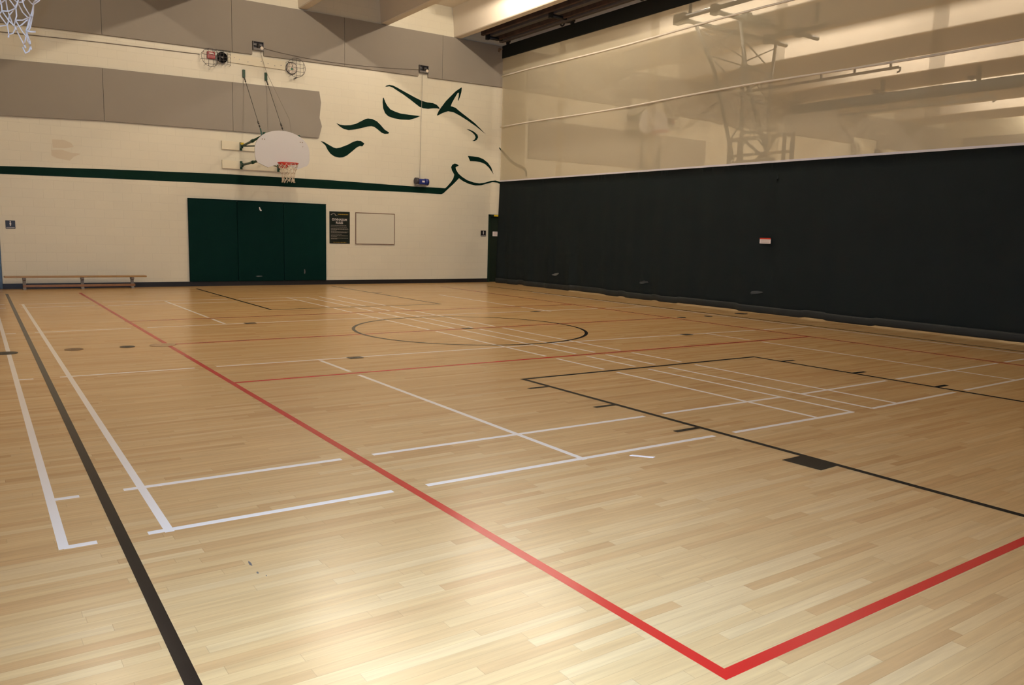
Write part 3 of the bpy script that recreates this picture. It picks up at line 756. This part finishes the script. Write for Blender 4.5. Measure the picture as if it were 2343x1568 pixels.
def alarm_set(dx, suffix, where, mirror=False):
    S = -1 if mirror else 1
    X = lambda v: dx + S*(v-4.3)
    t = thing('fire_alarm', (X(3.17), YF, 5.3), 'red fire alarm strobe inside a round wire guard '+where, 'fire alarm', 'fire alarms')
    MB().box((X(3.165)-.09, YF-.07, 5.50), (X(3.165)+.09, YF, 5.665), .008).build('alarm_body', 'alarm_red', t)
    MB().box((X(3.165)-.055, YF-.09, 5.60), (X(3.165)+.055, YF-.07, 5.635), .006).build('strobe_lens', 'lens', t)
    b = MB(); cage_front(b, X(3.12), 5.505, .21, YF-.18); cage_legs(b, X(3.12), 5.505, .195, YF-.18); b.build('wire_guard', 'wire', t)
    t = thing('wall_horn', (X(3.42), YF, 5.4), 'black round horn speaker in a wire guard '+where, 'speaker', 'wall horns')
    b = MB().cyl((X(3.41), YF, 5.555), (X(3.41), YF-.10, 5.555), .10, 28, .13); b.build('horn_body', 'horn', t)
    MB().cyl((X(3.41), YF-.10, 5.555), (X(3.41), YF-.115, 5.555), .022, 20).build('horn_cap', 'wire', t)
    b = MB(); cx = X(3.43)
    for k in range(5):
        q = -.16+.08*k
        b.tube([(cx+q, YF, 5.715), (cx+q, YF-.16, 5.71), (cx+q, YF-.16, 5.40), (cx+q, YF, 5.38)], .0036, 6)
        b.tube([(cx-.19, YF, 5.56+q), (cx-.17, YF-.16, 5.56+q), (cx+.17, YF-.16, 5.56+q), (cx+.19, YF, 5.56+q)], .0036, 6)
    b.build('wire_guard', 'wire', t)
    t = thing('wall_clock', (X(5.15), YF, 5.3), 'round cream wall clock in a wire guard '+where, 'clock', 'wall clocks')
    cx = X(5.15)
    MB().disc_y((cx, YF, 5.55), .135, .05, 40).build('clock_face', 'clock_face', t)
    ringp = [(cx+.14*math.cos(2*math.pi*k/40), YF-.04, 5.55+.14*math.sin(2*math.pi*k/40)) for k in range(40)]
    MB().tube(ringp, .012, 8, True).build('clock_bezel', 'black', t)
    b = MB(); yy = YF-.05
    for k in range(12):
        a = 2*math.pi*k/12; c, s_ = math.cos(a), math.sin(a); l0 = .10 if k % 3 else .09
        b.obox((cx+l0*c, yy-.001, 5.55+l0*s_), (cx+.118*c, yy-.001, 5.55+.118*s_), .006, .002, (0, 1, 0))
    b.build('clock_ticks', 'black', t)
    b = MB()
    b.obox((cx, yy-.004, 5.55), (cx+.025*S, yy-.004, 5.63), .009, .003, (0, 1, 0)).obox((cx, yy-.004, 5.55), (cx+.06, yy-.004, 5.525), .012, .003, (0, 1, 0))
    b.build('clock_hands', 'black', t)
    MB().wallpoly([(cx-.03, 5.535), (cx-.005, 5.555), (cx+.03, 5.545), (cx+.035, 5.515), (cx, 5.50), (cx-.028, 5.512)], yy, .002).build('clock_print', 'clock_green', t)
    b = MB(); g = X(5.22); cage_front(b, g, 5.545, .235, YF-.2, 5); cage_legs(b, g, 5.545, .235, YF-.2)
    b.box((g-.05, YF-.03, 5.80), (g+.05, YF, 5.83)).cyl((g-.0, YF-.02, 5.30), (g, YF-.2, 5.30), .015, 8)
    b.build('wire_guard', 'wire', t)
    t = tag(MB().box((min(X(3.56), X(5.0)), YF-.03, 5.48), (max(X(3.56), X(5.0)), YF, 5.70), .004).build('backing_plank', 'plank'), 'cream plank between clock and horn '+where, 'plank', 'backing planks')
    for q in (3.72, 3.84, 4.05, 4.38, 4.55, 4.72, 4.88):
        MB().disc_y((X(q), YF-.03, 5.58+.03*math.sin(q*9)), .012, .004, 10).build('bolt_head', 'galv', t)
alarm_set(4.3, 0, 'above the nearest hoop')
alarm_set(17.75, 1, 'by the hoop seen through the mesh', True)
pts = [(-3.4, YF-.012, 5.40), (-1.137, YF-.012, 5.446), (0.774, YF-.012, 5.523), (2.9, YF-.012, 5.575)]
tag(MB().tube(pts, .009, 6).build('wall_conduit', 'rope'), 'thin conduit running along the wall from left edge to the fire alarm', 'conduit')

# ------------------------------------------------------------------ pulley boxes, pull cable, winch
def pulley_box(x0, x1, z0, z1, label, group='pulley boxes'):
    t = thing('pulley_box', ((x0+x1)/2, YF, z0), label, 'pulley box', group)
    b = MB(); y0, y1 = YF-.10, YF-.002
    b.box((x0, y0, z1-.012), (x1, y1, z1)).box((x0, y0, z0), (x0+.012, y1, z1-.012)).box((x1-.012, y0, z0), (x1, y1, z1-.012)).box((x0+.012, y1-.01, z0), (x1-.012, y1, z1-.012))
    b.box((x0+.012, y0, z0), (x1-.012, y1-.01, z0+.05))
    b.build('box_housing', 'pulley_steel', t)
    cx, cz = (x0+x1)/2, (z0+z1)/2
    MB().cyl((cx-.02, YF-.06, cz), (cx+.02, YF-.06, cz), .065, 20).cyl((x0+.01, YF-.06, cz), (x1-.01, YF-.06, cz), .012, 8).build('sheave', 'dark_hole', t)
    MB().cyl((x1-.05, YF-.085, z0+.06), (x1-.05, YF-.105, z0+.06), .04, 16).build('guide_wheel', 'clock_face', t)
    return t
pulley_box(4.165, 4.43, 5.855, 6.065, 'square metal pulley box under the upper panels above the hoop')
pulley_box(8.805, 9.09, 5.93, 6.13, 'square metal pulley box above the horse mural')
sag = []
for k in range(25):
    q = k/24; x = 4.41+(8.82-4.41)*q
    sag.append((x, YF-.065, 5.93+(6.0-5.93)*q-.15*4*q*(1-q)*(.55+.45*(1-q))))
tag(MB().tube(sag, .006, 6).build('pull_cable', 'rope'), 'thin cable sagging along the wall between the two pulley boxes', 'cable')
tag(MB().tube([(8.925, YF-.05, 5.94), (8.885, YF-.05, 4.45), (8.86, YF-.06, 3.0)], .0055, 6).build('winch_cable', 'rope_pale'), 'pale vertical cable crossing the horse mural down to the blue winch', 'cable')
t = thing('electric_winch', (8.9, YF, 2.79), 'blue motor winch sitting on the green stripe below the horse mural', 'winch')
b = MB().box((8.77, YF-.19, 2.83), (9.0, YF-.03, 2.985), .02); b.build('winch_body', 'blue', t)
MB().cyl((8.69, YF-.11, 2.92), (8.78, YF-.11, 2.92), .095, 24).build('motor_end', 'blue_dark', t)
MB().cyl((8.99, YF-.11, 2.905), (9.095, YF-.11, 2.905), .095, 24).build('gear_end', 'blue', t)
MB().box((8.87, YF-.194, 2.885), (8.955, YF-.19, 2.935), .001).build('rating_label', 'sign_white', t)
MB().box((8.72, YF-.16, 2.785), (9.04, YF, 2.835), .004).build('mount_bracket', 'galv', t)

# ------------------------------------------------------------------ basketball hoops
def net_mesh(mb, cx, cy, z0, r0, length, rope, n=12, seed=1, wild=0.0, seg=5):
    """knotted net; wild > 0 hangs askew, shorter toward +y"""
    rnd = random.Random(seed)
    levels = [(0, 1.0), (.16, .93), (.34, .80), (.54, .68), (.75, .62), (.93, .66)]
    V = []
    for k, (q, f) in enumerate(levels):
        row = []
        for i in range(n):
            a = 2*math.pi*(i+.5*(k % 2))/n + rnd.uniform(-1, 1)*.10*(k > 0)*(1+wild)
            rr = r0*f*(1+rnd.uniform(-1, 1)*(.04+.06*wild)*(k > 0)); zz = z0-length*q*(1-.29*min(1, wild)*(1+math.sin(a)))+rnd.uniform(-1, 1)*length*(.015+.02*wild)*(k > 0)
            row.append(Vector((cx+rr*math.cos(a), cy+rr*math.sin(a), zz)))
        V.append(row)
    for k in range(len(levels)-1):
        for i in range(n):
            for j in (0, 1):
                t_ = (i+j-1+(k % 2)) % n
                a, b_ = V[k][i], V[k+1][t_]
                m_ = (a+b_)/2+Vector((rnd.uniform(-1, 1)*.006, rnd.uniform(-1, 1)*.006, -.010*wild-.002))
                mb.tube([a, m_, b_], rope, seg)
    for i in range(n):
        v = V[-1][i]
        mb.tube([v, v+Vector((rnd.uniform(-1, 1)*.012, rnd.uniform(-1, 1)*.012, -.02))], rope*1.4, seg)
    return V

def fan_board(cx, zb):
    pts = []
    # lower edge with notch around the rim, then sides and arched top
    pts += [(cx-.36, zb), (cx-.22, zb+.055), (cx-.10, zb+.085), (cx+.10, zb+.085), (cx+.22, zb+.055), (cx+.36, zb)]
    pts += [(cx+.60, zb+.10), (cx+.645, zb+.16), (cx+.665, zb+.24), (cx+.668, zb+.40)]
    for k in range(1, 24):
        a = math.pi*k/24
        pts.append((cx+.668*math.cos(a), zb+.40+.49*math.sin(a)**.92))
    pts += [(cx-.668, zb+.40), (cx-.665, zb+.24), (cx-.645, zb+.16), (cx-.60, zb+.10)]
    return pts

def wall_hoop(cx, wy, label, net_mat, rope, seed, wild=0.0, cables=True, planks=True, off=.15, reach=1.35, lift=0.0):
    """fan backboard carried out from a wall at y = wy, facing -y; cx = centre of the wall frame"""
    t = thing('basketball_hoop', (cx, wy, 2.9), label, 'basketball hoop', 'basketball hoops')
    yb = wy-reach; bx = cx+off
    if planks:
        for z in (2.92, 3.385):
            MB().box((cx-.93, wy-.045, z), (cx+.75, wy, z+.205), .005).build('mounting_plank', 'plank', t)
    for sx in (-.47, .47):
        for z in (3.02, 3.48):
            b = MB().box((cx+sx-.03, wy-.06, z-.10), (cx+sx+.03, wy-.03, z+.10), .004)
            b.box((cx+sx-.028, wy-.16, z-.05), (cx+sx+.028, wy-.05, z+.05), .006)
            br = b.build('wall_bracket', 'green_steel', t)
            if z > 3.3 and sx < 0:
                tag(MB().box((cx+sx-.024, wy-.17, z+.03), (cx+sx+.045, wy-.07, z+.085), .004).build('warning_cover', 'yellow', br), 'yellow cover')
            tip = Vector((bx+sx*.9, yb+.07, z+(.19 if z > 3.3 else .09)))
            b = MB().cyl((cx+sx, wy-.14, z), tip, .028, 10)
            m_ = Vector((cx+sx, wy-.14, z)).lerp(tip, .45); m2 = Vector((cx+sx, wy-.14, z)).lerp(tip, .52)
            b.cyl(m_, m2, .042, 10)
            b.build('support_arm', 'green_steel', t)
    MB().cyl((cx-.47, wy-.18, 3.48), (bx+.42, yb+.09, 3.50), .016, 8).build('cross_brace', 'green_steel', t)
    MB().cyl((cx+.47, wy-.18, 3.02), (bx-.42, yb+.09, 3.04), .016, 8).build('cross_brace', 'green_steel', t)
    zb = 2.915
    b = MB()
    b.box((bx-.45, yb+.03, 3.0), (bx-.40, yb+.08, 3.74), .004).box((bx+.40, yb+.03, 3.0), (bx+.45, yb+.08, 3.74), .004)
    b.box((bx-.40, yb+.03, 3.02), (bx+.40, yb+.07, 3.08), .004).box((bx-.40, yb+.03, 3.47), (bx+.40, yb+.07, 3.53), .004)
    b.build('back_frame', 'green_steel', t)
    bd = MB().wallpoly(fan_board(bx, zb), yb+.03, .035).build('backboard', 'board', t)
    for q in (-.49, -.435, .435, .49): MB().disc_y((bx+q, yb-.004, 3.57), .012, .004, 10).build('bolt_head', 'brass', bd)
    MB().disc_y((bx+.50, yb-.004, 3.47), .008, .004, 10).build('bolt_head', 'brass', bd)
    ry = yb-.15-.225; rz = 3.02; b = MB()
    b.tube([(bx+.235*math.cos(2*math.pi*k/40), ry+.235*math.sin(2*math.pi*k/40), rz) for k in range(40)], .011, 8, True)
    b.tube([(bx+.215*math.cos(2*math.pi*k/40), ry+.215*math.sin(2*math.pi*k/40), rz-.022) for k in range(40)], .006, 6, True)
    b.box((bx-.11, yb-.022, rz-.10), (bx+.11, yb-.005, rz+.03), .006)
    b.box((bx-.09, yb-.16, rz-.012), (bx+.09, yb-.012, rz+.008), .004)
    b.tube([(bx-.09, yb-.02, rz-.09), (bx-.14, ry+.18, rz-.005)], .011, 8).tube([(bx+.09, yb-.02, rz-.09), (bx+.14, ry+.18, rz-.005)], .011, 8)
    for k in range(12):
        a = 2*math.pi*(k+.5)/12; b.cyl((bx+.22*math.cos(a), ry+.22*math.sin(a), rz-.008), (bx+.22*math.cos(a), ry+.22*math.sin(a), rz-.035), .006, 6)
    rim = b.build('rim', 'rim', t)
    b = MB(); V = net_mesh(b, bx, ry, rz-.025, .222, .44, rope, 10 if wild > 0 else 12, seed, wild)
    if wild > 0:   # a long loose end at the hem
        k = min(range(len(V[-1])), key=lambda i: V[-1][i].y)
        v = V[4][k]; b.tube([v, v+Vector((.0, -.025, -.003)), v+Vector((.006, -.052, .002))], rope*1.3, 6)
        v = V[-1][k]; b.tube([v, v+Vector((.006, .01, -.03)), v+Vector((0, .03, -.045)), v+Vector((0, .045, -.01))], rope*1.2, 6)
    b.build('net', net_mat, rim)
    if cables:
        for sx, qx in ((-.36, -.36), (.19, .19)):
            MB().box((cx+sx-.03, wy-.06, 5.16), (cx+sx+.03, wy, 5.35), .006).build('cable_anchor', 'green_steel', t)
            top, bt = Vector((cx+sx, wy-.05, 5.18)), Vector((cx+qx, yb+.06, 3.80))
            b = MB().tube([top, bt], .007, 6)
            for q0, q1, r_ in ((.03, .06, .016), (.08, .10, .018), (.86, .90, .020), (.93, .955, .018)):
                b.cyl(top.lerp(bt, q0), top.lerp(bt, q1), r_, 8)
            b.build('suspension_cable', 'cable', t)
        MB().tube([(cx+.05, wy-.06, 5.83), (cx+.19, wy-.09, 5.34), (cx+.62, wy-.5, 4.2), (bx+.25, yb+.05, 3.70)], .005, 6).build('lift_rope', 'rope', t)
        MB().obox((cx-.362, yb+.062, 3.82), (cx-.315, yb+.05, 3.60), .032, .032).build('cable_lug', 'green_steel', t)
    if lift:
        for sx in (.1, .95): MB().box((cx+sx-.03, wy-.10, 0.95), (cx+sx+.03, wy-.05, 3.0), .004).build('guide_rail', 'tower', t)
        MB().obox((cx+.1, wy-.075, 1.2), (cx+.95, wy-.075, 2.2), .03, .03).obox((cx+.95, wy-.075, 1.2), (cx+.1, wy-.075, 2.2), .03, .03).build('rail_brace', 'tower', t)
        t.location.z += lift
    return t
h1 = wall_hoop(4.30, YF, 'white fan shaped hoop over the green pads on the cream wall', 'net_old', .006, 3)
h2 = wall_hoop(17.30, YF-.058, 'pale hoop with red rim raised high on the far wall seen through the mesh', 'net_old', .006, 4, 0.0, False, False, .15, .55, 2.02)
alarm_set(30.8, 2, 'beyond the far rolled curtain', True)
# side hoops on the left wall: built at the origin facing -y, then turned to face +x
hs1 = wall_hoop(0.0, 0.0, 'near hoop whose white net hangs into the top left corner', 'net', .0042, 11, 0.9, True, True, 0.0, 1.35)
hs1.location = (XL, 4.44, 2.9); hs1.rotation_euler = (0, 0, math.pi/2)
hs2 = wall_hoop(0.0, 0.0, 'hoop on the left wall showing only its red rim tip at the frame edge', 'net_old', .005, 12, 0.0, True, True, 0.0, 1.35)
hs2.location = (XL, 13.3, 2.9); hs2.rotation_euler = (0, 0, math.pi/2)

# ------------------------------------------------------------------ divider curtain
CX, CY0, CY1 = 11.45, -6.2, 18.69
def fold(y, z):
    """soft vertical pleats, stronger toward the far end"""
    far = max(0.0, min(1.0, (y-6.0)/11.0))
    low = 1.0 - min(1.0, max(0.0, z/3.05))
    f = (.010+.020*far)*(math.sin(y*7.3+.6*math.sin(y*1.7))*.6+math.sin(y*13.1+1.3)*.4)*(.35+.65*low)
    f += .022*math.sin(y*.9+.4)*low
    for yc, zc in ((15.78, 1.35), (12.3, 1.25), (8.85, 1.6)):   # creases that spread below a snag
        if z < zc:
            s_ = (zc-z); dy = (y-yc)
            for kk in (-.38, -.2, .17, .42):
                f += .014*math.exp(-((dy-kk*s_)/.10)**2)*min(1, s_*2)
    return f
cur = thing('divider_curtain', (CX, 6.2, 0), 'huge divider curtain with charcoal vinyl skirt below see-through beige mesh', 'curtain')
NY, NZ = 420, 14
GAPS = [(17.25, 17.6), (13.6, 15.2), (12.9, 13.2), (11.7, 12.0), (9.4, 11.2), (7.3, 7.9), (3.2, 6.4), (-1, 2)]
def gap(y):
    g = .003
    for a, b_ in GAPS:
        if a < y < b_: g = .003+.020*min(1, 12*min(y-a, b_-y))
    return g
def skirt(u, v):
    y = CY0+(CY1+.03*(1-v)-CY0)*u; z = gap(y)+.012+(3.05-gap(y)-.012)*v
    return (CX+fold(y, z)*(1-v**6)-.03*(1-v), y, z)
MB().grid(skirt, NY, NZ).build('vinyl_skirt', 'vinyl', cur, .003)
def hem(u, v):
    y = CY0+(CY1+.02-CY0)*u; z = gap(y)
    a = 2*math.pi*v
    return (CX-.03+fold(y, .03)+.018*math.cos(a), y, z+.075+.075*math.sin(a))
MB().grid(hem, NY, 10).build('weighted_hem', 'vinyl_hem', cur)
MB().grid(lambda u, v: (CX+.012*math.sin((CY0+(CY1-CY0)*u)*2.1)*math.sin(math.pi*v), CY0+(CY1-CY0)*u, 3.05+(6.63-3.05)*v), 120, 8).build('mesh_panel', 'mesh', cur)
b = MB()
b.box((CX-.008, CY0, 3.045), (CX-.003, CY1, 3.085)); b.build('seam_tape', 'grey_web', cur)
for z in (4.64, 6.11):
    b = MB(); pts = []
    for k in range(60):
        y = CY0+(CY1-CY0)*k/59; pts.append((CX-.012, y, z+.02*math.sin(y*.8)))
    b.tube(pts, .022, 6); b.build('webbing_strip', 'white_web', cur)
MB().box((CX-.03, CY0, 6.63), (CX+.03, CY1, 6.985), .01).build('header_band', 'header', cur)
for yc in (15.84, 12.36, 8.85, 5.67, 2.4, -1.0):
    MB().box((CX+.02, yc-.13, 3.08), (CX+.024, yc+.13, 6.63)).build('lift_belt', 'mesh_strap', cur)
MB().box((CX+.02, 17.45, 3.08), (CX+.024, 18.66, 6.63)).build('edge_belt', 'mesh_strap', cur)
for y in (15.78, 12.3, 9.0):
    z = .42; b = MB()
    x0 = CX+fold(y, z)-.03
    rr = random.Random(int(y*10)); poly = []
    for k in range(14):
        a = 2*math.pi*k/14; q = rr.uniform(.6, 1)
        poly.append((y+.20*q*math.cos(a), z+.045*q*math.sin(a)-.12*.2*math.cos(a)))
    b.prism(poly, lambda yy, zz: (CX+fold(yy, zz)*(1-(zz/3.05)**6)-.03-.012, yy, zz), (.010, 0, 0))
    tag(b.build('scuff_patch', 'scuff' if y > 15 else 'scuff_faint', cur), 'pale dusty ball scuff')
# warning card
t = thing('warning_card', (CX-.05, 8.82, 1.43), 'small white card with an orange-red top strip on the dark curtain', 'sign')
xk = CX-.045
MB().box((xk-.006, 8.685, 1.432), (xk, 8.955, 1.522)).build('card', 'sign_white', t)
b = MB(); b.box((xk-.008, 8.69, 1.518), (xk-.001, 8.955, 1.545)); b.build('card_heading', 'sign_red', t)
b = MB()
for k in range(3): b.box((xk-.008, 8.71, 1.447+.02*k), (xk-.006, 8.93, 1.453+.02*k))
b.build('card_print', 'sign_grey', t)

# dark hoist steel above the curtain
t = thing('hoist_frame', (10.9, 6.2, 7.2), 'dark brown and black steel hoist frame above the curtain header', 'hoist frame')
MB().box((10.24, CY0, 7.30), (11.40, 18.72, 7.36)).build('soffit_sheet', 'rust_deck', t)
for x, z, ww, hh in ((10.40, 7.26, .14, .12), (10.66, 7.22, .10, .16), (10.91, 7.19, .16, .13), (11.15, 7.16, .08, .18), (11.31, 7.105, .13, .13)):
    MB().box((x-ww/2, CY0, z-hh/2), (x+ww/2, 18.6, z+hh/2), .012).build('long_beam', 'dark_steel' if ww > .11 else 'rust_deck', t)
for i, y in enumerate((18.45, 15.45, 12.42, 9.4, 6.4, 3.4, .4, -2.6)):
    b = MB().cyl((10.72, y, 7.08), (11.50, y, 7.10), .045, 10).box((10.70, y-.05, 7.02), (10.80, y+.05, 7.25), .01).box((11.40, y-.055, 7.05), (11.52, y+.055, 7.18), .012)
    b.box((11.42, y-.04, 6.99), (11.50, y+.04, 7.10), .008).cyl((11.0, y, 7.10), (11.0, y, 7.28), .02, 8)
    h = b.build('curtain_hanger', 'black_steel', t)
    if i:
        b = MB(); ring = [(CX-.06, y+.33+.085*math.cos(2*math.pi*k/20), 7.085+.085*math.sin(2*math.pi*k/20)) for k in range(20)]
        b.tube(ring, .022, 8, True).cyl((CX-.06, y+.27, 7.09), (CX, y, 7.07), .045, 10)
        b.build('pulley_wheel', 'black_steel', h)
b = MB().tube([(CX-.07, 18.78+.05*math.cos(2*math.pi*k/16), 6.88+.05*math.sin(2*math.pi*k/16)) for k in range(16)], .014, 6, True).cyl((CX-.07, 18.78, 6.88), (CX-.02, 18.66, 6.9), .015, 8)
tag(b.build('end_ring', 'brass', cur), 'metal ring at the far end of the header')

# ------------------------------------------------------------------ beyond the curtain: rolled curtain, rails, ceiling backstop
t = thing('rolled_curtain', (24.6, 6.5, 6.3), 'second divider curtain rolled up in a dark bundle beyond the mesh', 'curtain')
b = MB()
def roll(u, v):
    y = -5.5+(18.25+5.5)*u; a = 2*math.pi*v; s_ = 1+.04*math.sin(y*3.1)
    return (24.6+.17*s_*math.cos(a), y, 6.52-.004*(18-y)+.185*s_*math.sin(a))
b.grid(roll, 80, 16); b.build('rolled_bundle', 'vinyl', t)
for y in (18.1, 14.6, 11.4, 8.2, 5.0, 1.8):
    h = MB().box((24.53, y-.05, 6.68), (24.67, y+.05, 7.12), .01).build('bundle_hanger', 'dark_steel', t)
    MB().cyl((24.5, y+.25, 6.78), (24.7, y+.25, 6.78), .07, 12).cyl((24.6, y+.25, 6.78), (24.6, y, 6.82), .025, 8).build('pulley_wheel', 'dark_steel', h)
for x, z, y0, y1, lab, mm in ((21.57, 6.80, 12.3, 18.3, 'dark suspended pipe rail with short hangers in the middle hall behind the mesh', 'tower_board'),
                          (28.47, 6.76, 12.7, 18.8, 'greenish suspended pipe rail beyond the rolled curtain', 'tower')):
    t = thing('pipe_rail', (x, (y0+y1)/2, z-.05), lab, 'pipe rail', 'suspended pipe rails')
    b = MB().cyl((x, y0, z), (x, y1, z), .045, 10); b.tube([(x, y0+.02, z), (x, y0-.06, z-.03), (x, y0-.05, z-.12), (x, y0+.03, z-.15)], .03, 8)
    b.build('rail_pipe', mm, t)
    k = 0
    y = y0+.25
    while y < y1:
        MB().box((x-.025, y-.03, z), (x+.025, y+.03, STEM_Z)).build('rail_hanger', mm, t); y += 1.2

t = thing('ceiling_backstop', (14.6, 12.0, 3.4), 'tall ceiling hung basketball backstop frame seen through the beige mesh', 'basketball backstop')
for x in (13.05, 16.3):
    MB().cyl((x, 9.2 if x < 14 else 11.2, 6.95), (x, 13.15, 6.95), .055, 10).build('ceiling_pipe', 'tower', t)
for y, x0 in ((13.0, 13.0), (12.0, 12.95)):
    MB().cyl((x0, y, 6.88), (17.1, y, 6.88), .055, 10).build('cross_pipe', 'tower', t)
for x, y in ((13.05, 13.0), (16.3, 13.0), (13.05, 12.0), (16.3, 12.0), (13.05, 13.2), (14.2, 12.0)):
    MB().box((x-.09, y-.09, 6.80), (x+.09, y+.09, 7.04), .01).build('pipe_clamp', 'tower', t)
MB().box((14.0, 11.85, 6.78), (14.9, 12.15, 6.98), .02).build('hinge_block', 'tower', t)
LEG = [((13.45, 13.0, 6.88), (13.75, 12.55, 5.7), (13.72, 11.75, 3.45)), ((13.95, 12.0, 6.88), (13.85, 11.55, 5.2), (13.72, 10.62, 3.25)),
       ((15.35, 13.02, 6.88), (14.9, 12.6, 5.6), (14.15, 11.85, 3.35)), ((16.65, 13.0, 6.88), (15.7, 12.35, 5.4), (14.15, 11.05, 3.25))]
for l in LEG:
    MB().tube(l, .046, 8).build('mast_leg', 'tower', t)
def on_leg(l, q):
    a, m_, c = (Vector(v) for v in l)
    return a.lerp(m_, q*2) if q < .5 else m_.lerp(c, q*2-1)
b = MB()
for i, j in ((0, 1), (2, 3)):
    for q0, q1 in ((.06, .30), (.34, .58), (.62, .9)):
        b.tube([on_leg(LEG[i], q0), on_leg(LEG[j], q1)], .018, 6).tube([on_leg(LEG[j], q0), on_leg(LEG[i], q1)], .018, 6)
for q in (.34, .60, .80): 
    b.tube([on_leg(LEG[0], q), on_leg(LEG[2], q)], .018, 6).tube([on_leg(LEG[1], q), on_leg(LEG[3], q)], .018, 6)
    b.tube([on_leg(LEG[2], q), on_leg(LEG[3], q)], .022, 6)
b.build('cross_brace', 'tower', t)
xb = 13.6
b = MB()
b.box((xb-.03, 9.92, 3.86), (xb+.03, 11.82, 3.95), .006).box((xb-.03, 11.73, 2.86), (xb+.03, 11.82, 3.86), .006)
b.box((xb-.03, 9.92, 2.86), (xb+.03, 10.01, 3.86), .006).box((xb-.03, 9.92, 2.80), (xb+.03, 11.82, 2.88), .006)
b.build('backboard_frame', 'tower_board', t)
b = MB()
b.box((xb+.03, 10.20, 2.88), (xb+.09, 10.27, 3.9), .004).box((xb+.03, 11.50, 2.88), (xb+.09, 11.57, 3.9), .004)
b.box((xb+.03, 9.98, 3.50), (xb+.09, 11.76, 3.56), .004).box((xb+.03, 10.5, 3.36), (xb+.09, 11.7, 3.41), .004)
b.obox((xb+.06, 11.35, 3.86), (xb+.06, 10.80, 3.45), .05, .07).obox((xb+.06, 10.52, 3.86), (xb+.06, 10.80, 3.45), .05, .07)
b.obox((xb+.06, 10.80, 3.55), (xb+.06, 10.35, 3.15), .05, .07).obox((xb+.06, 10.80, 3.55), (xb+.06, 11.25, 3.15), .05, .07)
b.obox((xb+.15, 11.6, 4.06), (xb+.15, 10.55, 4.08), .05, .05)
b.build('back_brace', 'tower_board', t)
for x, y in ((15.95, 11.25), (13.05, 11.0), (13.05, 12.8), (16.3, 12.6)):
    MB().tube([(x, y, 6.95), (x, y, ZC)], .042, 8).build('drop_rod', 'tower', t)
